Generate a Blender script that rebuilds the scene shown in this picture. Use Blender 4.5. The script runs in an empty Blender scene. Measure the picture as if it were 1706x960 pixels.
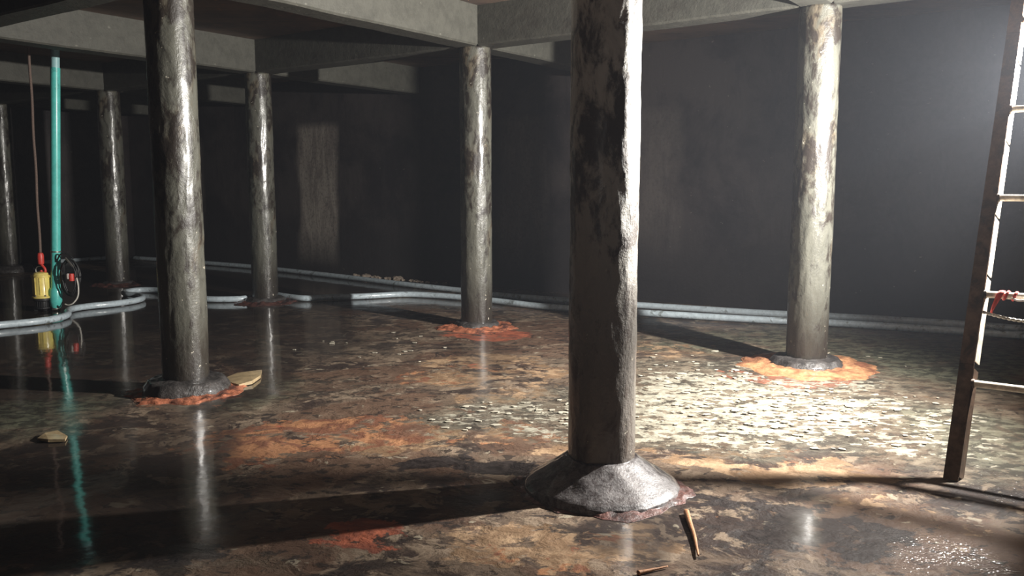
import bpy, math, random
import numpy as np
from mathutils import Vector, Matrix, noise as mn
C = bpy.context.scene
COL = C.collection
R = math.radians

# ------------------------------------------------------------------ camera
F_PX, PITCH, CAM_Z = 1411.4, 0.1199, 1.6
cd = bpy.data.cameras.new('camera'); cam = bpy.data.objects.new('camera', cd); COL.objects.link(cam)
cam.location = (0, 0, CAM_Z); cam.rotation_euler = (math.pi/2 - PITCH, R(0.05), 0)
cd.sensor_width = 36; cd.lens = 36*F_PX/1706; cd.clip_start = .05; cd.clip_end = 200
C.camera = cam

# ------------------------------------------------------------------ world, lights, exposure
C.view_settings.view_transform = 'Standard'; C.view_settings.look = 'None'
C.view_settings.gamma = 1; C.view_settings.use_curve_mapping = False
C.view_settings.exposure = 0.0
w = bpy.data.worlds.new('world'); C.world = w; w.use_nodes = True
bg = w.node_tree.nodes['Background']; bg.inputs[0].default_value = (0, 0, 0, 1); bg.inputs[1].default_value = 0
HAZE = 0.004
LAMP = (3.72, 5.35, 2.35)

def light(name, kind, loc, energy, color, size, target=None):
    l = bpy.data.lights.new(name, kind); l.energy = energy; l.color = color
    o = bpy.data.objects.new(name, l); COL.objects.link(o); o.location = loc
    if kind == 'AREA': l.size = size
    else: l.shadow_soft_size = size
    if target:
        o.rotation_euler = (Vector(target)-Vector(loc)).to_track_quat('-Z', 'Y').to_euler()
    return o
# work lamp of the crew, just right of the frame beside the ladder
wl = light('work_lamp', 'SPOT', LAMP, 3500, (1.0, .965, .91), .05, (-3.6, 7.2, .7))
wl.data.spot_size = R(160); wl.data.spot_blend = 1.0
# unseen fill added behind left of the camera to brighten the foreground column
fill = light('fill_light', 'SPOT', (-.9, -.5, 1.9), 9, (1.0, .95, .88), .08, (.45, 4.4, 2.0))
fill.data.spot_size = R(60); fill.data.spot_blend = 1.0

# ------------------------------------------------------------------ geometry of the place
TH = 0.6133; SV, SU = 3.7205, 3.7514
V = Vector((-math.cos(TH), math.sin(TH), 0)); U = Vector((-math.sin(TH), -math.cos(TH), 0))
O = Vector((2.6363, 7.4651, 0))
ZB, ZC = 3.108, 3.53           # underside of beams, underside of slab
def gp(i, j, z=0): return O + V*(i*SV) + U*(j*SU) + Vector((0, 0, z))
cp, sp = math.cos(PITCH), math.sin(PITCH)
def px(x, y, z=0.0):           # floor point seen at a photo pixel
    a, b = (x-853)/F_PX, (480-y)/F_PX
    d = Vector((a, cp + b*sp, -sp + b*cp))
    t = (z-CAM_Z)/d.z
    return Vector((0, 0, CAM_Z)) + d*t
def pxd(x, y, dep):            # point at distance dep ahead of the camera
    a, b = (x-853)/F_PX, (480-y)/F_PX
    d = Vector((a, cp + b*sp, -sp + b*cp))
    return Vector((0, 0, CAM_Z)) + d*(dep/d.y)

# ------------------------------------------------------------------ mesh helpers
def link(name, me, mat, parent=None):
    o = bpy.data.objects.new(name, me); COL.objects.link(o)
    if mat: me.materials.append(mat)
    if parent: o.parent = parent
    return o
def mesh(name, v, f, mat, parent=None, smooth=True):
    me = bpy.data.meshes.new(name); me.from_pydata([tuple(p) for p in v], [], f); me.update()
    if smooth: me.polygons.foreach_set('use_smooth', [True]*len(me.polygons))
    return link(name, me, mat, parent)
def thing(name, label, cat, loc, group=None, rz=0):
    o = bpy.data.objects.new(name, None); COL.objects.link(o); o.location = loc; o.rotation_euler = (0, 0, rz)
    o.empty_display_size = .1; tag(o, label, cat, group); return o
def tag(o, label, cat, group=None, kind=None):
    if label: o['label'] = label
    if cat: o['category'] = cat
    if group: o['group'] = group
    if kind: o['kind'] = kind
    return o
class MB:
    def __init__(s): s.v = []; s.f = []
    def add(s, v, f):
        n = len(s.v); s.v += [Vector(p) for p in v]; s.f += [tuple(n+k for k in q) for q in f]; return s
    def box(s, c, d, m=None, bev=0.0):
        x, y, z = [k/2 for k in d]; b = bev
        if b <= 0:
            v = [(sx*x, sy*y, sz*z) for sx in (-1, 1) for sy in (-1, 1) for sz in (-1, 1)]
            f = [(0,1,3,2),(4,6,7,5),(0,4,5,1),(2,3,7,6),(0,2,6,4),(1,5,7,3)]
        else:                    # chamfered along z edges and caps
            def ring(zz, q): 
                X, Y = x-q, y-q
                return [(X-b, -Y, zz), (X, -Y+b, zz), (X, Y-b, zz), (X-b, Y, zz), (-X+b, Y, zz), (-X, Y-b, zz), (-X, -Y+b, zz), (-X+b, -Y, zz)]
            v = ring(-z, b) + ring(-z+b, 0) + ring(z-b, 0) + ring(z, b)
            f = [tuple(range(7, -1, -1)), tuple(range(24, 32))]
            for r in range(3):
                for k in range(8): f.append((r*8+k, r*8+(k+1) % 8, (r+1)*8+(k+1) % 8, (r+1)*8+k))
        M = (m or Matrix.Identity(4)); c = Vector(c)
        return s.add([M @ Vector(p) + c for p in v], f)
    def lathe(s, prof, n=24, c=(0, 0, 0), cap=True):
        c = Vector(c); v = []; f = []
        for r, z in prof:
            for k in range(n):
                a = 2*math.pi*k/n; v.append(Vector((r*math.cos(a), r*math.sin(a), z)) + c)
        for q in range(len(prof)-1):
            for k in range(n): f.append((q*n+k, q*n+(k+1) % n, (q+1)*n+(k+1) % n, (q+1)*n+k))
        if cap: f.append(tuple(range(n-1, -1, -1))); f.append(tuple((len(prof)-1)*n+k for k in range(n)))
        return s.add(v, f)
    def tube(s, pts, r, n=10, closed=False, flat=1.0):
        pts = [Vector(p) for p in pts]; v = []; f = []; N = len(pts); up = Vector((0, 0, 1))
        rr = r if hasattr(r, '__len__') else [r]*N
        prev = None
        for i, p in enumerate(pts):
            a = pts[(i-1) % N] if (closed or i) else p; b = pts[(i+1) % N] if (closed or i < N-1) else p
            t = (b-a).normalized()
            if prev is None:
                s1 = t.cross(up)
                if s1.length < .05: s1 = t.cross(Vector((1, 0, 0)))
            else: s1 = prev - t*prev.dot(t)
            s1.normalize(); s2 = s1.cross(t).normalized(); prev = s1
            for k in range(n):
                q = 2*math.pi*k/n; v.append(p + s1*math.cos(q)*rr[i] + s2*math.sin(q)*rr[i]*flat)
        M = N if closed else N-1
        for i in range(M):
            j = (i+1) % N
            for k in range(n): f.append((i*n+k, i*n+(k+1) % n, j*n+(k+1) % n, j*n+k))
        if not closed: f.append(tuple(range(n-1, -1, -1))); f.append(tuple((N-1)*n+k for k in range(n)))
        return s.add(v, f)
    def build(s, name, mat, parent=None, smooth=True): return mesh(name, s.v, s.f, mat, parent, smooth)
def spline(P, sub=8):
    P = [Vector(p) for p in P]; out = []
    for i in range(len(P)-1):
        a, b, c, d = P[max(i-1, 0)], P[i], P[i+1], P[min(i+2, len(P)-1)]
        for k in range(sub):
            t = k/sub
            out.append(.5*((2*b) + (c-a)*t + (2*a-5*b+4*c-d)*t*t + (3*b-a-3*c+d)*t**3))
    out.append(P[-1]); return out
def autosmooth(o, ang=35):
    me = o.data; me.polygons.foreach_set('use_smooth', [True]*len(me.polygons))
    try:
        me.set_sharp_from_angle(angle=R(ang))
    except Exception: pass
    return o

# ------------------------------------------------------------------ materials
class NT:
    def __init__(s, name):
        s.m = bpy.data.materials.new(name); s.m.use_nodes = True; s.t = s.m.node_tree
        s.b = s.t.nodes['Principled BSDF']; s.co = s.t.nodes.new('ShaderNodeTexCoord')
    def n(s, k, **kw):
        o = s.t.nodes.new(k)
        for a, b in kw.items(): setattr(o, a, b)
        return o
    def put(s, sock, val):
        if hasattr(val, 'is_output') or isinstance(val, bpy.types.NodeSocket): s.t.links.new(val, sock)
        elif isinstance(val, (tuple, list)) and len(val) == 3 and sock.type == 'RGBA': sock.default_value = (*val, 1)
        else: sock.default_value = val
    def map(s, src='Object', scale=(1, 1, 1), loc=(0, 0, 0)):
        m = s.n('ShaderNodeMapping'); s.t.links.new(s.co.outputs[src], m.inputs[0]); m.inputs['Scale'].default_value = scale; m.inputs['Location'].default_value = loc
        return m.outputs[0]
    def noise(s, vec, scale, detail=5, rough=.6, dist=0):
        k = s.n('ShaderNodeTexNoise'); s.put(k.inputs['Vector'], vec); k.inputs['Scale'].default_value = scale
        k.inputs['Detail'].default_value = detail; k.inputs['Roughness'].default_value = rough; k.inputs['Distortion'].default_value = dist
        return k.outputs['Fac']
    def mix(s, f, a, b):
        k = s.n('ShaderNodeMix', data_type='RGBA'); s.put(k.inputs[0], f); s.put(k.inputs[6], a); s.put(k.inputs[7], b); return k.outputs[2]
    def math(s, op, a, b=0.0, clamp=False):
        k = s.n('ShaderNodeMath', operation=op, use_clamp=clamp); s.put(k.inputs[0], a); s.put(k.inputs[1], b); return k.outputs[0]
    def step(s, v, lo, hi, a=0.0, b=1.0):
        k = s.n('ShaderNodeMapRange', interpolation_type='SMOOTHSTEP'); s.put(k.inputs[0], v)
        s.put(k.inputs[1], lo); s.put(k.inputs[2], hi); s.put(k.inputs[3], a); s.put(k.inputs[4], b); return k.outputs[0]
    def bump(s, h, dist, strength=1, prev=None):
        k = s.n('ShaderNodeBump'); s.put(k.inputs['Height'], h); k.inputs['Distance'].default_value = dist; s.put(k.inputs['Strength'], strength)
        if prev: s.t.links.new(prev, k.inputs['Normal'])
        return k.outputs[0]
    def rand(s):
        return s.n('ShaderNodeObjectInfo').outputs['Random']
    def set(s, **kw):
        nm = {'color': 'Base Color', 'rough': 'Roughness', 'spec': 'Specular IOR Level', 'metal': 'Metallic', 'normal': 'Normal', 'coat': 'Coat Weight', 'coat_rough': 'Coat Roughness', 'coat_normal': 'Coat Normal', 'sub': 'Subsurface Weight', 'trans': 'Transmission Weight'}
        for k, v in kw.items(): s.put(s.b.inputs[nm[k]], v)
        return s.m

def mat_plain(name, col, rough=.5, metal=0, var=.25, scale=30, bump=.001, coat=0, dirt=(.03, .025, .02), dirt_amt=.0):
    t = NT(name); v = t.map()
    n = t.noise(v, scale, 6, .65)
    a = tuple(c*(1-var) for c in col); b = tuple(min(1, c*(1+var)) for c in col)
    c = t.mix(t.step(n, .3, .7), a, b)
    if dirt_amt:
        d = t.noise(v, scale*.35, 6, .7, .5); c = t.mix(t.step(d, .62-dirt_amt*.3, .72-dirt_amt*.2), c, dirt)
    return t.set(color=c, rough=rough, metal=metal, normal=t.bump(n, bump), coat=coat, coat_rough=.12)

def mat_column(name, light_c, dark_c, peel=.5, bump=.004, low=.6, rough=.33, ocre=(.30, .20, .10)):
    """painted concrete shaft: grey green coat, worn through to brown, black slime low down"""
    t = NT(name); vs = t.map(scale=(1, 1, .45)); v = t.map()
    big = t.noise(vs, 2.6, 6, .62, .6); mid = t.noise(vs, 9, 7, .68, .4); fine = t.noise(v, 45, 5, .6)
    c = t.mix(t.step(mid, .35, .68), light_c, tuple(k*.62 for k in light_c))
    c = t.mix(t.step(big, .50, .66, 0, .75), c, ocre)
    patch = t.math('ADD', t.math('MULTIPLY', big, .5), t.math('MULTIPLY', mid, .5))
    c = t.mix(t.step(patch, .60-peel*.16, .66-peel*.14), c, dark_c)
    sx = t.n('ShaderNodeSeparateXYZ'); t.t.links.new(t.co.outputs['Object'], sx.inputs[0])
    h = t.math('ADD', sx.outputs[2], t.math('MULTIPLY', t.math('SUBTRACT', mid, .5), 1.2))
    c = t.mix(t.step(h, low*.25, low*1.3, .85, 0), c, tuple(k*.8 for k in dark_c))
    spk = t.noise(v, 26, 3, .5); c = t.mix(t.step(spk, .70, .74, 0, .8), c, (.5, .46, .38))
    hgt = t.math('ADD', t.math('MULTIPLY', patch, 1.0), t.math('MULTIPLY', fine, .18))
    nb = t.bump(hgt, bump*6, .9)
    return t.set(color=c, rough=t.step(patch, .4, .6, rough, rough+.18), normal=nb, coat=.55, coat_rough=.16, coat_normal=t.bump(mid, bump*2, .6))

def mat_wall():
    t = NT('wall_concrete'); v = t.map()
    a = t.noise(v, .9, 7, .65, .3); b = t.noise(t.map(scale=(1, 1, .25)), 3.5, 6, .7, .4); f = t.noise(v, 22, 5, .6)
    c = t.mix(t.step(a, .38, .60), (.020, .016, .018), (.056, .046, .045))
    c = t.mix(t.step(b, .52, .68, 0, .8), c, (.034, .028, .028))
    sx = t.n('ShaderNodeSeparateXYZ'); t.t.links.new(t.co.outputs['Object'], sx.inputs[0])
    h = t.math('ADD', sx.outputs[2], t.math('MULTIPLY', a, .5))
    c = t.mix(t.step(h, .7, 1.75, .75, 0), c, (.026, .023, .024))
    c = t.mix(t.step(t.noise(v, 14, 4, .6), .70, .74, 0, .6), c, (.2, .18, .15))
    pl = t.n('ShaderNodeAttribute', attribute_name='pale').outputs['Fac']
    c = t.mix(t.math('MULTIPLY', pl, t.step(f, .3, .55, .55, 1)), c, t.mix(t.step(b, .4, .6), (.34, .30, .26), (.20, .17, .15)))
    return t.set(color=c, rough=.55, spec=.4, normal=t.bump(t.math('ADD', b, t.math('MULTIPLY', f, .3)), .012))

def mat_beam(name, base, stain):
    t = NT(name); v = t.map(); g = t.map(scale=(1, 1, 1))
    a = t.noise(v, 1.6, 6, .62, .3); b = t.noise(v, 9, 6, .7); f = t.noise(v, 40, 4, .6)
    c = t.mix(t.step(b, .35, .7), base, tuple(k*.72 for k in base))
    c = t.mix(t.step(a, .55, .70, 0, .55), c, stain)
    c = t.mix(t.step(t.noise(v, 13, 3, .5), .71, .75, 0, .8), c, tuple(min(1, k*1.9) for k in base))
    c = t.mix(t.step(t.noise(v, 11, 3, .5, .2), .70, .74, 0, .7), c, (.03, .027, .02))
    return t.set(color=c, rough=.6, spec=.35, normal=t.bump(t.math('ADD', b, t.math('MULTIPLY', f, .4)), .006))

def mat_ceiling():
    t = NT('ceiling_concrete'); v = t.map()
    a = t.noise(v, 1.2, 6, .65, .4); b = t.noise(t.map(scale=(.35, 3, 1)), 3, 6, .65, .2)
    c = t.mix(t.step(a, .35, .65), (.085, .060, .052), (.17, .115, .082))
    c = t.mix(t.step(b, .56, .68, 0, .8), c, (.04, .03, .028))
    c = t.mix(t.step(t.noise(v, 7, 5, .6), .62, .70, 0, .7), c, (.26, .13, .075))
    return t.set(color=c, rough=.7, normal=t.bump(b, .01))

def mat_floor():
    t = NT('floor_wet_crust'); v = t.map()
    A = t.n('ShaderNodeAttribute', attribute_name='mask_a'); B = t.n('ShaderNodeAttribute', attribute_name='mask_b')
    sa = t.n('ShaderNodeSeparateColor'); sb = t.n('ShaderNodeSeparateColor')
    t.t.links.new(A.outputs['Color'], sa.inputs[0]); t.t.links.new(B.outputs['Color'], sb.inputs[0])
    W, OR, DK = sa.outputs[0], sa.outputs[1], sa.outputs[2]; RD, GN, TN = sb.outputs[0], sb.outputs[1], sb.outputs[2]
    va = t.map(scale=(1, 1.15, 1))
    fl = t.noise(t.map(scale=(1, 1.35, 1)), 5.2, 8, .62, .5)        # crust flakes
    n1 = t.noise(va, .75, 8, .66, .8)
    n2 = t.noise(va, 1.7, 9, .68, .7)
    n3 = t.noise(t.map(loc=(7, 3, 0)), 2.6, 9, .68, .8)
    n4 = t.noise(t.map(loc=(-4, 9, 0)), 4.4, 8, .66, .5)
    n5 = t.noise(t.map(loc=(2, -6, 0), scale=(1, 1.3, 1)), 9, 7, .64, .4)
    fine = t.noise(v, 55, 4, .6)
    base = t.mix(t.step(n2, .42, .56), (.060, .042, .036), (.20, .145, .105))
    base = t.mix(t.step(n4, .53, .58, 0, .9), base, (.33, .25, .18))
    base = t.mix(t.step(n1, .50, .56, 0, .75), base, (.16, .095, .065))
    base = t.mix(t.step(n5, .555, .60, 0, .85), base, (.045, .035, .031))
    base = t.mix(t.step(n3, .58, .63, 0, .8), base, (.038, .031, .029))
    base = t.mix(t.step(fl, .63, .66, 0, .8), base, (.46, .40, .30))
    base = t.mix(t.math('MULTIPLY', GN, t.step(n3, .38, .50, .3, 1)), base, t.mix(t.step(n5, .44, .54), (.19, .195, .135), (.07, .07, .052)))
    def layer(c, m, nz, col, lo=.72, wid=.05, amt=1.0):
        thr = t.math('SUBTRACT', lo, t.math('MULTIPLY', m, .34))
        return t.mix(t.math('MULTIPLY', t.step(nz, thr, t.math('ADD', thr, wid)), t.math('MULTIPLY', t.step(m, .03, .3), amt)), c, col)
    n24 = t.math('ADD', t.math('MULTIPLY', n2, .6), t.math('MULTIPLY', n5, .4))
    n35 = t.math('ADD', t.math('MULTIPLY', n3, .6), t.math('MULTIPLY', n5, .4))
    tan = t.mix(t.step(n4, .42, .56), (.50, .34, .21), (.27, .17, .10))
    c = layer(base, TN, n24, tan, .78, .045, .95)
    org = t.mix(t.step(n4, .42, .54), (.48, .235, .12), (.24, .105, .065))
    c = layer(c, OR, n35, org, .79, .045, .95)
    red = t.mix(t.step(n4, .42, .58), (.52, .16, .09), (.27, .09, .06))
    c = layer(c, RD, n35, red, .77, .04, 1)
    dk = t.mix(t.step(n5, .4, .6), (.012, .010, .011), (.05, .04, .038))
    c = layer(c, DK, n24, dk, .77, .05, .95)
    wh = t.mix(t.step(n5, .4, .6), (.46, .43, .345), (.30, .275, .215))
    c = t.mix(t.step(W, .15, .7, 0, .5), c, t.mix(t.step(n5, .45, .52), (.20, .19, .145), (.085, .08, .062)))
    c = layer(c, W, t.math('ADD', t.math('MULTIPLY', fl, .5), t.math('MULTIPLY', t.noise(t.map(loc=(1, 5, 0), scale=(1, 1.3, 1)), 13, 6, .6, .3), .5)), wh, .812, .012, 1)
    # water zone: thin sludge under standing water
    c = t.mix(t.step(A.outputs['Alpha'], .35, .95, 0, .72), c, t.mix(n4, (.020, .016, .016), (.055, .042, .036)))
    c = t.mix(.22, c, (0, 0, 0))
    flk = t.step(fl, .45, .60)
    hgt = t.math('ADD', t.math('MULTIPLY', fl, 1), t.math('MULTIPLY', n4, .6))
    water = A.outputs['Alpha']
    b1 = t.bump(hgt, .028, t.step(water, 0, 1, 1.0, .25)); b1 = t.bump(fine, .0025, .6, b1)
    # thin film of water over everything: slow ripple, rough only where crust stands proud
    film = t.bump(t.math('ADD', t.math('MULTIPLY', t.noise(v, 3.0, 3, .5), .4), t.math('MULTIPLY', t.math('MULTIPLY', hgt, 1.0), t.step(water, 0, 1, .5, .0))), .006, 1)
    cr = t.math('ADD', t.step(B.outputs['Alpha'], .1, .9, t.step(water, 0, 1, .22, .06), .08), t.math('MULTIPLY', t.step(n3, .5, .7), .06))
    film = t.bump(t.noise(v, 70, 2, .5), .006, t.step(B.outputs['Alpha'], .1, .9, 0, 1), film)
    return t.set(color=c, rough=.55, spec=.12, normal=b1, coat=t.step(t.math('ADD', water, t.math('MULTIPLY', B.outputs['Alpha'], .6)), 0, .8, .28, 1), coat_rough=cr, coat_normal=film)

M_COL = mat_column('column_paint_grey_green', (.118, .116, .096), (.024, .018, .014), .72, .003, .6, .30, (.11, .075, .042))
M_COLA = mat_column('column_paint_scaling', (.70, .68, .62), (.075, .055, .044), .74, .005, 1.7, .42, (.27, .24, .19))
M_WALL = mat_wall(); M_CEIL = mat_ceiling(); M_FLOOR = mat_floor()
M_BEAM = mat_beam('beam_concrete', (.082, .080, .067), (.040, .032, .027))
M_COLLAR = mat_plain('footing_dark', (.055, .050, .048), .35, 0, .5, 12, .02, .6)
M_CONE = mat_plain('footing_wet_tar', (.15, .14, .14), .36, 0, .3, 90, .003, .7, (.06, .05, .05), .6)
M_RIM = mat_plain('mortar_orange_red', (.40, .14, .075), .5, 0, .5, 14, .02, .35, (.10, .04, .03), .5)
M_RIMD = mat_plain('mortar_dark_red', (.12, .05, .04), .5, 0, .5, 14, .02, .35, (.03, .02, .02), .5)
M_RIMO = mat_plain('mortar_ochre', (.42, .21, .105), .5, 0, .45, 9, .02, .35, (.20, .08, .045), .5)
M_HOSE = mat_plain('hose_pale_blue', (.50, .58, .63), .38, 0, .15, 20, .002, .3, (.18, .2, .2), .25)
M_TEAL = mat_plain('pipe_teal', (.12, .62, .56), .35, 0, .12, 8, .001, .3, (.05, .2, .19), .2)
M_TEALP = mat_plain('pipe_pale_teal', (.35, .60, .62), .4, 0, .1, 8, .001, .2)
M_YEL = mat_plain('pump_yellow', (.95, .74, .22), .35, 0, .12, 14, .001, .3, (.35, .22, .06), .15)
M_BLK = mat_plain('rubber_black', (.02, .02, .021), .45, 0, .3, 40, .001)
M_STEEL = mat_plain('steel_dull', (.42, .40, .36), .35, .85, .3, 30, .001)
M_RED = mat_plain('red_plastic', (.65, .06, .045), .4, 0, .15, 30, .001)
M_PINK = mat_plain('white_plastic', (.7, .62, .58), .4, 0, .1, 30, .001)
M_ROPE = mat_plain('rope_brown', (.16, .11, .09), .8, 0, .4, 120, .002)
M_LAD = mat_plain('ladder_brown_steel', (.12, .075, .05), .5, .1, .4, 18, .002, .15, (.04, .03, .025), .4)
M_RUNG = mat_plain('ladder_worn_lit_steel', (.80, .70, .58), .5, .1, .3, 22, .002, .1, (.40, .24, .15), .15)
M_CLOTH = mat_plain('red_rag', (.62, .09, .08), .8, 0, .2, 30, .001)
M_WCORD = mat_plain('white_cord', (.65, .62, .56), .7, 0, .2, 60, .001)
M_STONE = mat_plain('rubble_pale', (.30, .24, .19), .8, 0, .35, 14, .01)
M_TWIG = mat_plain('twig_ochre', (.42, .20, .09), .6, 0, .35, 30, .004)
M_SLAB = mat_plain('flake_ochre', (.40, .30, .17), .5, 0, .25, 10, .006, .4)
M_FLAKE = mat_plain('paint_flake_cream', (.46, .425, .34), .6, 0, .15, 6, .004, .4)

# ------------------------------------------------------------------ room shell
I0, I1, J0, J1 = -3.2, 4.27, -.835, 3.2     # grid extents of the tank
def shell_box(name, a, b, z0, z1, th, mat, inner):
    """wall from grid point a to b, thickness th away from 'inner' point"""
    a = Vector(a); b = Vector(b); d = (b-a); L = d.length; t = d.normalized(); n = Vector((t.y, -t.x, 0))
    if (Vector(inner)-a).dot(n) > 0: n = -n
    nx, nz = max(2, int(L/(.06 if name == 'wall_back' else .25))), (50 if name == 'wall_back' else 14); v = []; f = []
    for s in range(2):
        for k in range(nz+1):
            for i in range(nx+1):
                p = a + t*(L*i/nx) + n*(th*s); z = z0+(z1-z0)*k/nz
                if s == 0: p = p - n*(mn.noise(Vector((p.x*.9, p.y*.9, z*.9)))*.012)
                v.append((p.x, p.y, z))
    q = (nx+1)*(nz+1)
    for s in range(2):
        for k in range(nz):
            for i in range(nx):
                c = s*q + k*(nx+1)+i; r = (c, c+1, c+nx+2, c+nx+1); f.append(r if s else r[::-1])
    for i in range(nx): f += [(i, i+1, q+i+1, q+i), (q-nx-1+i, 2*q-nx-1+i, 2*q-nx+i, q-nx+i)]
    for k in range(nz): c = k*(nx+1); f += [(c, q+c, q+c+nx+1, c+nx+1), (c+nx, c+2*nx+1, q+c+2*nx+1, q+c+nx)]
    o = mesh(name, v, f, mat); o['kind'] = 'structure'
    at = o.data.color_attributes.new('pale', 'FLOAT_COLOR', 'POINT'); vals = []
    for p in v:                  # light between column shadows, painted as pale strips on the back wall: (metres along, width, foot, top, strength)
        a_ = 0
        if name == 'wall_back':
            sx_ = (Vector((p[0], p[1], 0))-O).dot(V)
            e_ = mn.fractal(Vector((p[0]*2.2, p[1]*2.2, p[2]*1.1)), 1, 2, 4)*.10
            for (c_, w_, z0_, z1_, k_) in LIT_STRIPS:
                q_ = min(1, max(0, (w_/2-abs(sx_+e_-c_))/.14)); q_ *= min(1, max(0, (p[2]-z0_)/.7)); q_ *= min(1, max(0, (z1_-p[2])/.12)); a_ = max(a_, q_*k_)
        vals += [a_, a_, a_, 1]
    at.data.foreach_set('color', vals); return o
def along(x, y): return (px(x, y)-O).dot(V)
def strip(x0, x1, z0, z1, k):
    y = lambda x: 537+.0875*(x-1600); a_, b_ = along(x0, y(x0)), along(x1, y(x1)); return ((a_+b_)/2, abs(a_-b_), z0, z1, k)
LIT_STRIPS = [strip(556, 622, .1, 2.75, 1), strip(866, 948, .2, 2.7, .35), strip(338, 412, .4, 2.65, .5), strip(1064, 1160, .5, 2.7, .15)]
mid = gp(.5, 1.2)
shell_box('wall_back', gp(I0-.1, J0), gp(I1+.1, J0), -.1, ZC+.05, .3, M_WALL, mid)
shell_box('wall_left', gp(I1, J0), gp(I1, J1), -.1, ZC+.05, .3, M_WALL, mid)
shell_box('wall_right', gp(I0, J0), gp(I0, J1), -.1, ZC+.05, .3, M_WALL, mid)
shell_box('wall_front', gp(I0-.1, J1), gp(I1+.1, J1), -.1, ZC+.05, .3, M_WALL, mid)

def plate(name, z, th, mat):
    c = [gp(I0-.1, J0-.1), gp(I1+.1, J0-.1), gp(I1+.1, J1+.1), gp(I0-.1, J1+.1)]
    v = [(p.x, p.y, z) for p in c] + [(p.x, p.y, z+th) for p in c]
    o = mesh(name, v, [(0,1,2,3),(7,6,5,4),(0,4,5,1),(1,5,6,2),(2,6,7,3),(3,7,4,0)], mat, smooth=False)
    o['kind'] = 'structure'; return o
plate('ceiling', ZC, .25, M_CEIL)

# floor: crust relief in the mesh, stain masks as attributes
def vnoise(x, y, seed):
    rs = np.random.RandomState(seed); T = rs.rand(256, 256)
    xi = np.floor(x).astype(int); yi = np.floor(y).astype(int); fx = x-xi; fy = y-yi
    fx = fx*fx*(3-2*fx); fy = fy*fy*(3-2*fy)
    g = lambda a, b: T[a % 256, b % 256]
    return (g(xi, yi)*(1-fx)+g(xi+1, yi)*fx)*(1-fy)+(g(xi, yi+1)*(1-fx)+g(xi+1, yi+1)*fx)*fy
def fbm(x, y, s, seed, o=5):
    r = 0; a = .5
    for k in range(o): r = r+a*vnoise(x*s+17*k, y*s-9*k, seed+k); s *= 2.03; a *= .55
    return r
def regions(X, Y, lst):
    wx = X + (fbm(X, Y, 1.3, 50)-.5)*.7; wy = Y + (fbm(X, Y, 1.3, 60)-.5)*.9
    out = np.zeros_like(X)
    for (x, y, rx, ry, a) in lst:
        c = px(x, y); sx = (px(x+rx, y)-c).length
        sy = (px(x, y-ry).y - px(x, y+ry).y)/2
        d = np.sqrt(((wx-c.x)/sx)**2 + ((wy-c.y)/sy)**2)
        out = np.maximum(out, a*np.clip((1.35-d)/.7, 0, 1))
    return out
WHITE = [(1180, 655, 260, 42, 1), (1330, 690, 260, 48, 1), (860, 695, 190, 30, .85), (1520, 720, 170, 40, .85), (1640, 770, 110, 45, .6), (1330, 640, 190, 25, .9), (1180, 610, 150, 22, .7),
         (1600, 640, 120, 60, .45), (1000, 600, 130, 20, .35), (620, 575, 110, 22, .35), (560, 640, 90, 18, .35), (400, 930, 160, 26, .45), (1500, 590, 120, 20, .35), (620, 925, 120, 20, .3), (240, 665, 60, 12, .5), (1230, 720, 260, 26, .85), (1250, 560, 120, 10, .3)]
TAN = [(1290, 770, 240, 26, 1), (700, 730, 220, 32, .9), (980, 750, 100, 20, .9), (950, 900, 220, 45, .9), (800, 610, 180, 34, .9), (850, 655, 160, 30, .8), (1400, 830, 220, 30, .7), (1120, 580, 100, 18, .8),
       (430, 640, 60, 14, .6), (560, 600, 130, 30, .5), (330, 950, 140, 20, .6), (1180, 745, 200, 18, .9), (1600, 860, 130, 30, .7), (640, 520, 60, 10, .7), (1560, 670, 120, 30, .6)]
ORANGE = [(600, 715, 200, 38, 1), (480, 730, 120, 40, .8), (780, 690, 120, 24, .7), (760, 620, 170, 24, .8), (1120, 885, 70, 20, .7), (620, 760, 150, 20, .7), (900, 920, 120, 30, .8), (1380, 800, 180, 20, .6), (1620, 690, 110, 18, .6), (320, 670, 130, 16, .8), (1300, 750, 150, 14, .7)]
REDS = [(650, 895, 80, 16, 1), (800, 556, 80, 12, .9), (1340, 628, 130, 20, 1), (320, 660, 110, 16, .9), (590, 770, 90, 12, .5), (440, 512, 60, 10, .6), (760, 600, 60, 16, .6), (30, 570, 50, 10, .5), (520, 700, 70, 14, .5)]
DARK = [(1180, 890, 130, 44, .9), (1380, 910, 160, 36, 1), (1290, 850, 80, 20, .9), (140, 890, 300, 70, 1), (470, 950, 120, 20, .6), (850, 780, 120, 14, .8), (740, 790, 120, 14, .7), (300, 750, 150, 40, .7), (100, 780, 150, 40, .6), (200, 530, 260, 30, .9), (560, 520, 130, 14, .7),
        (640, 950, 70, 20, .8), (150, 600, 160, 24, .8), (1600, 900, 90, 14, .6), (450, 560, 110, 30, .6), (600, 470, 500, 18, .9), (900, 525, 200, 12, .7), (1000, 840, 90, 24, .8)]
WHITE += [(1500, 690, 180, 60, .8), (1620, 740, 100, 40, .8), (1100, 700, 250, 30, 1), (960, 730, 110, 16, .9)]
ORANGE += [(560, 730, 240, 36, 1), (860, 730, 140, 24, .8), (1060, 900, 120, 24, .7)]
REDS += [(660, 885, 110, 22, 1), (640, 905, 90, 18, 1), (960, 905, 60, 12, .6)]
GREEN = [(60, 690, 120, 34, 1), (1560, 600, 180, 40, 1), (1300, 570, 250, 16, .7), (1640, 720, 100, 50, .7), (420, 650, 90, 30, .6), (1400, 560, 200, 16, .7)]
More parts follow.
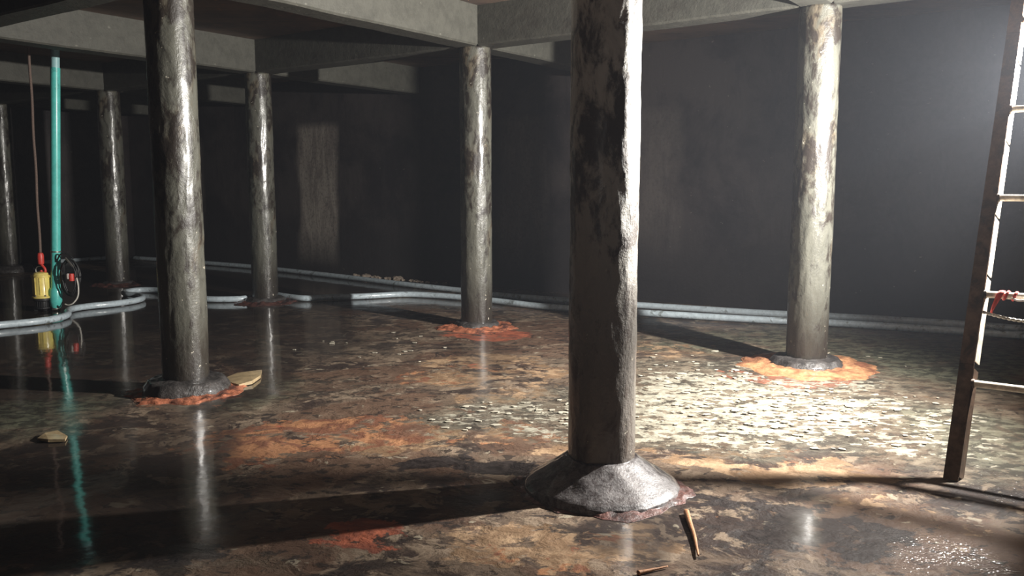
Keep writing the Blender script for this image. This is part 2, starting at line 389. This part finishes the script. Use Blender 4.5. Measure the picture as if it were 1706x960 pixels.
DARK += [(1300, 900, 220, 44, 1), (1150, 850, 110, 24, 1), (820, 785, 200, 20, 1), (1250, 830, 90, 18, .8), (480, 800, 260, 16, .8), (80, 770, 220, 50, .9), (200, 620, 200, 20, .7)]
CRUMB = [(1560, 925, 110, 40, 1), (1660, 800, 90, 50, .8), (1500, 740, 120, 30, .6), (1240, 790, 140, 10, .6)]
WATER = [(150, 560, 380, 90, 1), (300, 480, 400, 50, 1), (500, 560, 120, 50, .8), (120, 800, 330, 120, .95), (340, 800, 60, 120, .9), (1035, 900, 50, 50, .8), (1380, 900, 160, 50, .75), (800, 600, 60, 50, .55), (450, 620, 60, 70, .85), (900, 500, 300, 14, .7)]

def make_floor():
    # ordinary verts spread in grid directions; denser near the camera side in view
    nu, nv = 380, 420
    a = np.linspace(0, 1, nu+1); b = np.linspace(0, 1, nv+1)
    i = I0-.1 + (I1-I0+.2)*a; j = J0-.1 + (J1-J0+.2)*b
    Ig, Jg = np.meshgrid(i, j, indexing='ij')
    X = O.x + V.x*Ig*SV + U.x*Jg*SU; Y = O.y + V.y*Ig*SV + U.y*Jg*SU
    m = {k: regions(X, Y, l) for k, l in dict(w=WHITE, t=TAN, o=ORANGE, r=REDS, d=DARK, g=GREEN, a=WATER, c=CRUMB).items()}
    Z = (fbm(X, Y, 2.2, 3)-.5)*.012*(1-m['a']*.9) + (fbm(X, Y, 9, 8, 3)-.45)*.006*(1-m['a'])*(.3+m['w']+m['o']*.5) - .004
    v = np.stack([X.ravel(), Y.ravel(), Z.ravel()], 1)
    n1 = nv+1; ii, jj = np.meshgrid(np.arange(nu), np.arange(nv), indexing='ij'); c = (ii*n1+jj).ravel()
    f = np.stack([c, c+1, c+n1+1, c+n1], 1)
    me = bpy.data.meshes.new('floor'); me.vertices.add(len(v)); me.vertices.foreach_set('co', v.ravel())
    me.loops.add(f.size); me.loops.foreach_set('vertex_index', f.ravel()); me.polygons.add(len(f))
    me.polygons.foreach_set('loop_start', np.arange(0, f.size, 4)); me.update(calc_edges=True); me.validate()
    me.polygons.foreach_set('use_smooth', [True]*len(f))
    if me.polygons[0].normal.z < 0: me.flip_normals()
    def attr(nm, ch):
        at = me.color_attributes.new(nm, 'FLOAT_COLOR', 'POINT')
        d = np.stack([q.ravel() for q in ch], 1).astype(np.float32); at.data.foreach_set('color', d.ravel())
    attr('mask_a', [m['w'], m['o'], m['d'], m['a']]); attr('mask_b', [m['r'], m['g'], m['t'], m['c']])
    o = link('floor', me, M_FLOOR); o['kind'] = 'structure'; return o
make_floor()

# ------------------------------------------------------------------ beams
BW = .29
def beam(i0, j0, i1, j1, label, cut0=0, cut1=0):
    a, b = gp(i0, j0), gp(i1, j1); t = (b-a).normalized(); a = a + t*cut0; b = b - t*cut1
    L = (b-a).length; n = Vector((-t.y, t.x, 0)); k = max(6, int(L/.16)); v = []; f = []
    hw = BW/2; ch = .018
    prof = [(-hw, ZC-ZB+.004), (-hw, .27), (-hw, .13), (-hw, ch), (-hw+ch, 0), (0, 0), (hw-ch, 0), (hw, ch), (hw, .13), (hw, .27), (hw, ZC-ZB+.004)]
    m = len(prof)
    for q in range(k+1):
        p = t*(L*q/k) - t*(L/2)
        for (x, z) in prof:
            w_ = a + t*(L*q/k)
            e = mn.noise(Vector((w_.x*1.7, w_.y*1.7, z*6)))*.006 + mn.noise(Vector((w_.x*9, w_.y*9, x*20)))*.0025
            v.append(p + n*(x*(1+e*2)) + Vector((0, 0, z + (e if z < .1 else 0))))
    for q in range(k):
        for r in range(m-1): c = q*m+r; f.append((c, c+1, c+m+1, c+m))
        f.append((q*m+m-1, q*m, q*m+m, q*m+2*m-1))
    f.append(tuple(range(m-1, -1, -1))); f.append(tuple(k*m+r for r in range(m)))
    o = mesh('ceiling_beam', v, f, M_BEAM, smooth=False)
    o.location = (a+b)/2 + Vector((0, 0, ZB)); autosmooth(o, 40)
    tag(o, label, 'beam'); return o
h = BW/2
CN = {(0, 0): 'the right-hand rear column', (1, 0): 'the middle column with the orange-red foot ring', (2, 0): 'the slim column left of centre', (3, 0): 'the column right of the teal pipe', (4, 0): 'the column cut by the left edge',
      (0, 1): 'the big foreground column', (1, 1): 'the thick left column'}
# long beams running along the two rows of columns (v direction), between column heads
beam(0, 0, 1, 0, 'concrete beam from the right rear column head to the middle column head', h, h)
beam(1, 0, 2, 0, 'dark concrete beam between the middle column and the slim column left of it', h, h)
beam(2, 0, 3, 0, 'short-looking concrete beam between the slim column and the column by the teal pipe', h, h)
beam(3, 0, 4, 0, 'far concrete beam over the teal pipe, ending above the leftmost column', h, h)
beam(4, 0, I1, 0, 'stub of beam between leftmost column and side wall', h, 0)
beam(-1, 0, 0, 0, 'concrete beam leaving the right rear column head toward the ladder side', h, h)
beam(0, 1, 1, 1, 'beam overhead joining the foreground column and the thick left column', h, h)
beam(1, 1, 2, 1, 'beam crossing the top left corner of view, left of the thick left column', h, h)
# cross beams (u direction): near row to far row, and on to the back wall
beam(0, 0, 0, 1, 'beam overhead from the foreground column to the right rear column', h, h)
beam(1, 0, 1, 1, 'broad pale lit beam from the middle column head to the thick left column', h, h)
beam(2, 0, 2, 1, 'long grey beam ending on the slim column, passing behind the thick left column', h, h)
beam(3, 0, 3, 1, 'far left beam ending on the column right of the teal pipe', h, h)
beam(1, J0, 1, 0, 'short beam from the middle column head to the back wall', 0, h)
beam(2, J0, 2, 0, 'beam from the slim column head reaching the lit part of the back wall', 0, h)
beam(3, J0, 3, 0, 'beam from the column by the teal pipe to the back wall', 0, h)
beam(4, J0, 4, 0, 'last beam, from the leftmost column to the back wall', 0, h)

# ------------------------------------------------------------------ columns
def shaft_mesh(r, z0, z1, seed, rough, nn=72, nz=150):
    v = []; f = []
    for k in range(nz+1):
        z = z0+(z1-z0)*k/nz
        for q in range(nn):
            a = 2*math.pi*q/nn; x, y = math.cos(a), math.sin(a)
            e = mn.fractal(Vector((x*1.6+seed*7, y*1.6, z*1.3)), 1.0, 2.0, 4)*.006*rough + mn.fractal(Vector((x*5+seed, y*5, z*6)), .8, 2.1, 3)*.0035*rough
            rr = r+e; v.append((x*rr, y*rr, z))
    for k in range(nz):
        for q in range(nn): f.append((k*nn+q, k*nn+(q+1) % nn, (k+1)*nn+(q+1) % nn, (k+1)*nn+q))
    f.append(tuple(range(nn-1, -1, -1))); f.append(tuple(nz*nn+q for q in range(nn)))
    return v, f
def mound(prof, seed, wob=.08, zw=.012, nn=80, fr=3.0):
    """closed mound of revolution with ragged outline; prof = (radius, z) from outer to inner"""
    v = []; f = []
    for k, (r, z) in enumerate(prof):
        for q in range(nn):
            a = 2*math.pi*q/nn; x, y = math.cos(a), math.sin(a)
            s = mn.fractal(Vector((x*fr*.5+seed*3.1, y*fr*.5, 0)), 1, 2, 4)*wob*(1 if k < len(prof)-1 else 0)
            rr = r*(1+s); e = mn.fractal(Vector((x*rr*14+seed, y*rr*14, 5)), .9, 2, 4)*zw if 0 < k < len(prof)-1 else 0
            v.append((x*rr, y*rr, max(z+e, z*.3)))
    for k in range(len(prof)-1):
        for q in range(nn): f.append((k*nn+q, k*nn+(q+1) % nn, (k+1)*nn+(q+1) % nn, (k+1)*nn+q))
    f.append(tuple(range(nn-1, -1, -1))); f.append(tuple((len(prof)-1)*nn+q for q in range(nn)))
    return v, f
def lerp_prof(P, n):
    out = []
    for (a, b) in zip(P[:-1], P[1:]):
        for k in range(n): t = k/n; out.append((a[0]+(b[0]-a[0])*t, a[1]+(b[1]-a[1])*t))
    return out+[P[-1]]
RC = .175
def column(i, j, label, mat, foot, rim, seed, rough=1, rimmat=None, fh=.07, fr=.27, rimr=.44):
    g = gp(i, j); t = thing('concrete_column', label, 'column', g)
    v, f = shaft_mesh(RC, .0, ZB+.003, seed, rough); mesh('shaft', v, f, mat, t)
    if foot == 'cone':
        P = lerp_prof([(.425, -.01), (.418, .015), (.40, .034), (.31, .088), (.235, .138), (.190, .172), (.165, .175)], 5)
        v, f = mound(P, seed, .035, .006); mesh('footing', v, f, M_CONE, t)
    else:
        P = lerp_prof([(fr, -.01), (fr*.96, fh*.45), (fr*.84, fh), (.19, fh*1.15), (.165, fh*1.2)], 4)
        v, f = mound(P, seed, .06, .008); mesh('footing', v, f, M_COLLAR, t)
    if rim:
        P = lerp_prof([(rimr, -.012), (rimr*.95, .004), (rimr*.82, .014), (rimr*.68, .028), (rimr*.55, .026), (rimr*.40, .02)], 5)
        v, f = mound(P, seed+4, .16, .014, 110, 5); o = mesh('mortar_rim', v, f, rimmat, t)
        o['label'] = 'broken mortar ring around the foot'
    return t
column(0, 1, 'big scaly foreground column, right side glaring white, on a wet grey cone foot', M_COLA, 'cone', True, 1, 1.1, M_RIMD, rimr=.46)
column(1, 1, 'thick grey-green column on the left with black shaded side and red mortar foot', M_COL, 'ring', True, 2, 1.0, M_RIM, fh=.10, fr=.34)
column(0, 0, 'grey column nearest the ladder, rear right, standing in an orange mortar mound', M_COL, 'ring', True, 3, 1.0, M_RIMO, fh=.075, fr=.33, rimr=.60)
column(1, 0, 'middle rear column carrying the pale beam corner, thin bright orange-red ring at foot', M_COL, 'ring', True, 4, .9, M_RIM, fh=.06, fr=.27, rimr=.45)
column(2, 0, 'slim rear column left of centre with dark red foot on the blue hose line', M_COL, 'ring', True, 5, .9, M_RIMD, fh=.06, fr=.30, rimr=.45)
column(3, 0, 'distant column just right of the yellow pump and teal pipe', M_COL, 'ring', True, 6, .8, M_RIMD, fh=.05, fr=.26, rimr=.42)
column(4, 0, 'farthest column, cut off by the left edge of view, on a black domed foot', M_COL, 'ring', False, 7, .8, M_RIMD, fh=.12, fr=.42)

# ------------------------------------------------------------------ hoses
HR = .042
def hose(pts, label, name='hose', r=HR, mat=M_HOSE, group=None, sub=7):
    Q = []
    for x, y in pts:             # keep clear of the walls
        q = px(x, y, r); l = q-O; jj = l.dot(U)/U.dot(U)/SU; ii = l.dot(V)/V.dot(V)/SV
        if jj < J0+.02: q = q + U*((J0+.02-jj)*SU)
        if ii > I1-.02: q = q - V*((ii-I1+.02)*SV)
        Q.append(q)
    P = spline(Q, sub)
    c = Vector((P[0].x, P[0].y, 0)); m = MB().tube([p-c for p in P], r, 12)
    o = m.build(name, mat); o.location = c; tag(o, label, 'hose', group); return o
hose([(-160, 556), (-60, 548), (0, 541), (56, 535.6), (94, 530), (112, 524), (112, 519), (121, 514), (150, 509.5), (187, 506), (222, 501), (237, 496.5), (231, 492), (212, 490), (207, 487), (220, 484), (240, 482.5), (268, 484), (305, 492), (346, 498), (408, 497), (440, 489), (479, 494), (510, 497), (546, 495), (606, 493.5), (666, 490.5), (712, 491.5), (768, 495.5), (821, 501), (887, 509), (944, 514), (1060, 521), (1260, 533), (1375, 538), (1605, 553), (1760, 564)],
     'long pale blue hose snaking across the wet floor, kinked near the yellow pump')
hose([(222, 429), (263, 432), (346, 438), (420, 444), (465, 449), (571, 461), (677, 474), (768, 484), (821, 491), (944, 501), (1060, 508.5), (1260, 521.5), (1375, 527), (1605, 540), (1760, 549)],
     'straight grey-blue pipe lying along the foot of the back wall', 'wall_pipe')
hose([(38, 434), (90, 431), (160, 428), (205, 426)], 'short pale pipe end lying by the left corner wall behind the pump', 'floor_pipe')

# ------------------------------------------------------------------ pump, pipe, rope, cable
PD = px(72, 517); dep = PD.y
pt = thing('submersible_pump', 'yellow submersible pump standing in shallow water beside the teal pipe', 'pump', PD)
m = MB()
for k in range(4):
    a = math.pi/4+k*math.pi/2; m.box((.085*math.cos(a), .085*math.sin(a), .015), (.03, .03, .03))
m.lathe([(.095, .03), (.10, .035), (.10, .05), (.085, .055)], 24); m.build('base_plate', M_BLK, pt, False)
m = MB().lathe([(.078, .05), (.082, .06), (.082, .125), (.10, .135), (.112, .14), (.112, .168), (.09, .17)], 28)
for k in range(20):
    a = k*math.pi/10; m.box((.085*math.cos(a), .085*math.sin(a), .092), (.01, .008, .07), Matrix.Rotation(a, 4, 'Z'))
autosmooth(m.build('strainer', M_BLK, pt))
m = MB().lathe([(.09, .168), (.122, .170), (.124, .176), (.124, .192), (.105, .20), (.100, .21), (.100, .44), (.104, .445), (.104, .462), (.098, .468), (.088, .492), (.06, .505), (.03, .508)], 36)
for k in range(10):
    a = k*math.pi/5; m.box((.101*math.cos(a), .101*math.sin(a), .325), (.012, .012, .22), Matrix.Rotation(a, 4, 'Z'))
autosmooth(m.build('motor_housing', M_YEL, pt))
for k in range(6):
    a = k*math.pi/3+.3; mb = MB().lathe([(.011, 0), (.011, .018), (.007, .024)], 8, (.112*math.cos(a), .112*math.sin(a), .188))
    autosmooth(mb.build('bolt', M_STEEL, pt))
for s in (-1, 1):
    mb = MB().box((s*.115, 0, .45), (.035, .03, .03), None, .004); mb.build('lug', M_YEL, pt, False)
mb = MB().tube(spline([(-.06, 0, .49), (-.062, 0, .54), (-.04, 0, .57), (0, 0, .578), (.04, 0, .57), (.062, 0, .54), (.06, 0, .49)], 5), .008, 8)
mb.build('handle', M_STEEL, pt)
mb = MB().tube(spline([(.06, .01, .19), (.13, .01, .17), (.165, .01, .19), (.175, .01, .25)], 5), .035, 14)
mb.build('outlet_elbow', M_STEEL, pt)
# red lifting hook with the rope
hk = pxd(68, 438, dep)
rt = thing('lifting_rope', 'thin brown rope hanging from the ceiling to a red hook above the yellow pump', 'rope', hk)
topr = pxd(49, 95, dep) - hk; k_ = (ZC-hk.z)/topr.z; topr = topr*k_
P = [Vector((0, 0, .1)).lerp(topr, k/40)+Vector((math.sin(k*.5)*.004, 0, 0)) for k in range(41)]
MB().tube(P, .017, 8).build('rope', M_ROPE, rt)
autosmooth(MB().lathe([(.012, -.02), (.036, -.01), (.04, .02), (.040, .10), (.032, .13), (.014, .14)], 16).build('hook_sleeve', M_RED, rt))
MB().tube(spline([(0, 0, -.01), (.02, 0, -.035), (.045, 0, -.07), (.05, 0, -.105), (.03, 0, -.125), (.005, 0, -.115), (-.005, 0, -.09)], 6), .017, 8).build('hook', M_RED, rt)
# teal riser pipe
b0 = pxd(93, 500, dep+.02); t0 = pxd(92, 85, dep+.02)
tp = thing('riser_pipe', 'bright teal plastic pipe standing upright beside the yellow pump', 'pipe', (b0.x, b0.y, 0))
off = Vector((b0.x, b0.y, 0)); d = (t0-b0); zt = (ZC-b0.z)/d.z
A0 = b0-off; 
def on(z): return A0 + d*((z-b0.z)/d.z)
zj = pxd(92, 112, dep).z
autosmooth(MB().tube([on(.14), on(.6), on(1.2), on(1.8), on(2.4), on(zj)], .058, 20).build('pipe', M_TEAL, tp))
autosmooth(MB().tube([on(zj-.06), on(zj+.3), on(ZC-.002)], .052, 20).build('upper_pipe', M_TEALP, tp))['label'] = 'paler upper length of pipe'
autosmooth(MB().tube([on(.03), on(.05), on(.12), on(.26), on(.30)], [.045, .062, .078, .078, .06], 20).build('coupling', M_TEAL, tp))
autosmooth(MB().tube([on(.0), on(.04), on(.10)], .05, 16).build('foot_fitting', M_STEEL, tp))
for z in (.27, .76): autosmooth(MB().tube([on(z), on(z+.015)], .066, 20).build('clamp', M_STEEL, tp))
# coiled cable hung on the pipe
cc = pxd(119, 462, dep-.08)
ct = thing('cable_coil', 'coil of thin black electric cable with a red plug hanging on the teal pipe', 'cable', cc)
rnd = random.Random(4)
for k in range(6):
    P = []; rx, rz = .10+rnd.uniform(-.025, .02), .25+rnd.uniform(-.05, .03); tl = rnd.uniform(-.3, .3)
    for q in range(33):
        a = 2*math.pi*q/32; P.append(Vector((math.cos(a)*rx+rnd.uniform(-.004, .004)+.04*math.sin(a)*tl-.02, .012*k-.03+.01*math.sin(a*2), math.sin(a)*rz+rnd.uniform(-.003, .003))))
    MB().tube(spline(P[:-1]+[P[0]], 2), .0095, 8).build('loop', M_BLK, ct)
MB().tube(spline([(.08, -.03, .0), (.10, -.04, -.12), (.085, -.04, -.24), (.03, -.05, -.32), (-.04, -.04, -.35), (-.09, -.03, -.34)], 6), .010, 8).build('loose_end', M_WCORD, ct)
MB().tube(spline([(-.20, .04, .2), (-.12, .0, .30), (-.03, 0, .30), (.04, 0, .24)], 6), .010, 8).build('tie', M_BLK, ct)
p1 = MB().lathe([(.02, -.05), (.032, -.045), (.034, .02), (.03, .045), (.018, .05)], 14, (.03, -.06, .01)); autosmooth(p1.build('plug', M_RED, ct))
p2 = MB().lathe([(.018, -.03), (.022, -.02), (.022, .03), (.012, .04)], 12, (-.005, -.07, .02)); autosmooth(p2.build('socket', M_PINK, ct))
MB().box((.01, -.05, .20), (.022, .02, .15), Matrix.Rotation(R(-38), 4, 'Y'), .003).build('cable_hook', M_STEEL, ct, False)

# ------------------------------------------------------------------ ladder
LF = px(1583, 800)
rdir = Vector((.80, -.60, 0)); LW = .46
# rail leans back and to the right
def pixel_on_depth(x, y, dy): return pxd(x, y, dy)
topL = pxd(1688, 60, LF.y+.92)
up = (topL-LF); up = up/up.z            # shift per metre of height
lad = thing('ladder', 'brown steel ladder with bright worn rungs leaning at the right edge', 'ladder', LF)
updir = up.normalized(); fwd = rdir.cross(updir).normalized()     # towards camera or away
if fwd.y > 0: fwd = -fwd
HT = ZC-.02
def rail(x0, side):
    m = MB(); base = rdir*x0
    # face plate, 68 mm wide, in three lengths lapped at the welds
    segs = [(0.0, .62, .0), (.60, 1.78, .004), (1.76, 2.55, .0), (2.54, HT, .004)]
    for (z0, z1, o) in segs:
        wv = .037
        for (zz0, zz1) in [(z0, z1)]:
            a = base+up*zz0; b = base+up*zz1; s = rdir; n = fwd
            q = []
            for p in (a, b):
                q += [p - s*wv + n*(o+.005), p + s*wv + n*(o+.005), p + s*wv - n*(.005-o), p - s*wv - n*(.005-o)]
            m.add(q, [(3,2,1,0),(4,5,6,7),(0,1,5,4),(1,2,6,5),(2,3,7,6),(3,0,4,7)])
    r = m.build('rail', M_LAD, lad, False)
    # folded inner flange, coloured bright as if lamp-lit, in lengths
    fl = (side*rdir*math.sin(R(8)) - fwd*math.cos(R(8)))   # runs back from the inner edge of the face
    zs = [(.02, .58), (.62, 1.08), (1.10, 1.42), (1.44, 1.86), (1.88, 2.36), (2.38, 2.86), (2.88, HT)]
    for k, (z0, z1) in enumerate(zs):
        a = base + side*rdir*.037 + up*z0; b = base + side*rdir*.037 + up*z1; mm = MB(); q = []
        tk = fl.cross(updir).normalized()*.003
        wd = .085
        for p in (a, b): q += [p - tk, p + fl*wd - tk, p + fl*wd + tk, p + tk]
        mm.add(q, [(3,2,1,0),(4,5,6,7),(0,1,5,4),(1,2,6,5),(2,3,7,6),(3,0,4,7)])
        mm.build('flange', M_RUNG if k else M_LAD, r, False)
    return r
rail(0, 1); rail(LW+.07, -1)
def z_at(y):        # height on the left rail seen at photo row y
    lo, hi = 0, HT
    for _ in range(40):
        z = (lo+hi)/2; P = LF+up*z; d = P-Vector((0, 0, CAM_Z)); dz = d.y*cp-d.z*sp; yy = 480-F_PX*(d.y*sp+d.z*cp)/dz
        if yy > y: lo = z
        else: hi = z
    return lo
rz = [z_at(637), z_at(489), z_at(329), z_at(182), z_at(35)]
for z in rz:
    a = rdir*.037+up*z - fwd*.012; b = rdir*(LW+.033)+up*z - fwd*.012
    autosmooth(MB().tube([a, a.lerp(b, .3), a.lerp(b, .7), b], .020, 14).build('rung', M_RUNG, lad))
for z in rz:
    autosmooth(MB().tube([rdir*.034+up*z-fwd*.012, rdir*.05+up*z-fwd*.012], .026, 14).build('weld', M_LAD, lad))
# red rag tied on the second rung, white cord below
rg = LF + rdir*.13 + up*rz[1]
rag = thing('red_rag', 'strip of red cloth knotted round the ladder rung, one tail hanging', 'rag', rg)
v = []; f = []; path = [(0, .0, .024, .03), (-.01, .02, .0, .035), (-.02, .025, -.03, .03), (-.035, .024, -.07, .022), (-.045, .022, -.10, .014), (-.05, .02, -.13, .006)]
for (x, o, z, wd) in path:
    c = rdir*x + fwd*o + Vector((0, 0, z)); v += [c - rdir*wd*.5, c + fwd*.006, c + rdir*wd*.5, c - fwd*.003]
for k in range(len(path)-1):
    for q in range(4): f.append((k*4+q, k*4+(q+1) % 4, k*4+4+(q+1) % 4, k*4+4+q))
f += [(3, 2, 1, 0), tuple(len(v)-4+q for q in range(4))]
mesh('tail', v, f, M_CLOTH, rag)
P = []
for q in range(26):
    a = q/25*math.pi*4.4; P.append(rdir*(-.02+.09*q/25) - fwd*.012 + (fwd*math.cos(a)+updir*math.sin(a))*.023)
MB().tube(P, .009, 8, flat=.6).build('wrap', M_CLOTH, rag)
MB().tube(spline([rdir*.05+fwd*.012-updir*.02, rdir*.08+fwd*.02-updir*.035, rdir*.12+fwd*.02-updir*.032, rdir*.15+fwd*.02-updir*.04], 5), [.006]*16, 8).build('knot_end', M_PINK, rag)
cg = LF + rdir*.04 + up*(rz[1]-.10) + fwd*.0
cw = thing('white_cord', 'pale twisted cord strung across the ladder under the rung with red rag', 'cord', cg)
for s in (0, 1):
    P = []
    for q in range(61):
        a = q*.9+s*math.pi; t_ = q/60; P.append(rdir*(.43*t_) + Vector((0, 0, -.03*math.sin(t_*math.pi)-.01*t_)) + (fwd*math.cos(a)+updir*math.sin(a))*.0045)
    MB().tube(P, .0055, 6).build('strand', M_WCORD, cw)

# ------------------------------------------------------------------ debris
def rock(r, seed, sub=2):
    import bmesh
    bm = bmesh.new(); bmesh.ops.create_icosphere(bm, subdivisions=sub, radius=r)
    for q in bm.verts:
        d_ = q.co.normalized(); q.co += d_*mn.noise(d_*1.7+Vector((seed*5, 0, 0)))*r*.7; q.co.z *= .62
        q.co.z = max(q.co.z, -r*.3)
    me = bpy.data.meshes.new('rubble_stone'); bm.to_mesh(me); bm.free(); return me
rm = [rock(.07, k) for k in range(5)]
for me in rm: me.materials.append(M_STONE)
rnd = random.Random(11)
for k in range(22):
    t_ = k/21; x = 602+ t_*172 + rnd.uniform(-3, 3); y = 460+t_*9.5+rnd.uniform(-1, 1)
    s = rnd.uniform(.6, .85) if k < 10 else rnd.uniform(.4, .6)
    if k in (2, 9): s = 1.2
    o = bpy.data.objects.new('rubble_stone', rm[k % 5]); COL.objects.link(o); p = px(x, y); l_ = p-O; jj = l_.dot(U)/SU
    if jj < J0+.032: p = p + U*((J0+.032-jj)*SU)
    o.location = (p.x, p.y, .02*s); o.scale = (s, s, s); o.rotation_euler = (0, 0, rnd.uniform(0, 6))
    tag(o, {2: 'larger pale rubble stone near the left end of the row by the back wall', 9: 'larger pale rubble stone midway along the row by the back wall'}.get(k, 'small pale rubble stone in the row along the foot of the back wall'), 'stone', 'rubble along the back wall')
def slab(pts, th, name, mat, label, cat):
    P = [px(x, y) for x, y in pts]; c = sum(P, Vector())/len(P); n = len(P)
    v = [Vector((p.x-c.x, p.y-c.y, .0)) for p in P] + [Vector((p.x-c.x, p.y-c.y, th+.004*((k*7) % 3))) for k, p in enumerate(P)]
    f = [tuple(range(n-1, -1, -1)), tuple(range(n, 2*n))]+[(k, (k+1) % n, n+(k+1) % n, n+k) for k in range(n)]
    o = mesh(name, v, f, mat, smooth=False); o.location = (c.x, c.y, .002); tag(o, label, cat); return o
slab([(378, 632), (395, 626), (415, 624), (436, 620), (434, 630), (420, 640), (398, 645), (382, 641)], .02, 'mortar_flake', M_SLAB, 'flat ochre mortar flake at the right of the thick left column foot', 'flake')
slab([(62, 733), (75, 725), (96, 722), (112, 729), (108, 736), (80, 737)], .012, 'mortar_flake', M_SLAB, 'flat pale flake lying alone on the wet floor at far left', 'flake')
def twig(pts, r, label):
    P = spline([px(x, y, r*.8) for x, y in pts], 6); c = Vector((P[0].x, P[0].y, 0)); n = len(P)
    o = MB().tube([p-c for p in P], [r*(1.5-1.1*k/(n-1)) for k in range(n)], 8).build('twig', M_TWIG, ); o.location = c; tag(o, label, 'twig'); return o
twig([(1143, 853), (1149, 872), (1156, 893), (1160, 912), (1163, 926)], .010, 'long thin orange twig lying in front of the cone foot of the foreground column')
twig([(1062, 955), (1085, 950), (1112, 944)], .007, 'short orange twig at the bottom edge of view, below the cone foot')
# loose flakes of lifted coating on the pale patch: nobody could count them
def flakes():
    rs = random.Random(5); m = MB(); n = 0
    P0 = [(1180, 665, 250, 45, 90), (1400, 700, 240, 50, 90), (850, 695, 170, 26, 40), (620, 580, 140, 34, 16), (1250, 610, 260, 26, 50)]
    for (x, y, rx, ry, cnt) in P0:
        for _ in range(cnt):
            a = rs.uniform(0, 6.283); q = math.sqrt(rs.random()); p = px(x+rx*q*math.cos(a), y+ry*q*math.sin(a))
            if any((Vector((p.x, p.y, 0))-gp(i, j)).length < .62 for i, j in ((0, 1), (0, 0))): continue
            k = rs.choice((6, 7, 8)); s = rs.uniform(.008, .024)*(1.5 if rs.random() < .1 else 1); tx, ty = rs.uniform(-.05, .05), rs.uniform(-.05, .05); v = []
            for e in (0, 1):
                for z in range(k):
                    b = z*6.283/k; r_ = s*(.6+.7*((z*37+_*13) % 10)/10); X, Y = r_*1.3*math.cos(b), r_*math.sin(b)
                    v.append((p.x+X, p.y+Y, .004+X*tx+Y*ty+(.001 if e else -.003)))
            m.add(v, [tuple(range(k-1, -1, -1)), tuple(range(k, 2*k))]+[(z, (z+1) % k, k+(z+1) % k, k+z) for z in range(k)])
    o = m.build('paint_flakes', M_FLAKE, smooth=False)
    tag(o, 'scattered cream flakes of lifted coating on the pale floor patch', 'flakes', None, 'stuff')
flakes()

# ------------------------------------------------------------------ damp haze in the tank
if HAZE > 0:
    nt = w.node_tree; vs = nt.nodes.new('ShaderNodeVolumeScatter'); vs.inputs['Color'].default_value = (.80, .86, 1, 1)
    vs.inputs['Density'].default_value = HAZE; vs.inputs['Anisotropy'].default_value = .3
    nt.links.new(vs.outputs[0], nt.nodes['World Output'].inputs['Volume'])
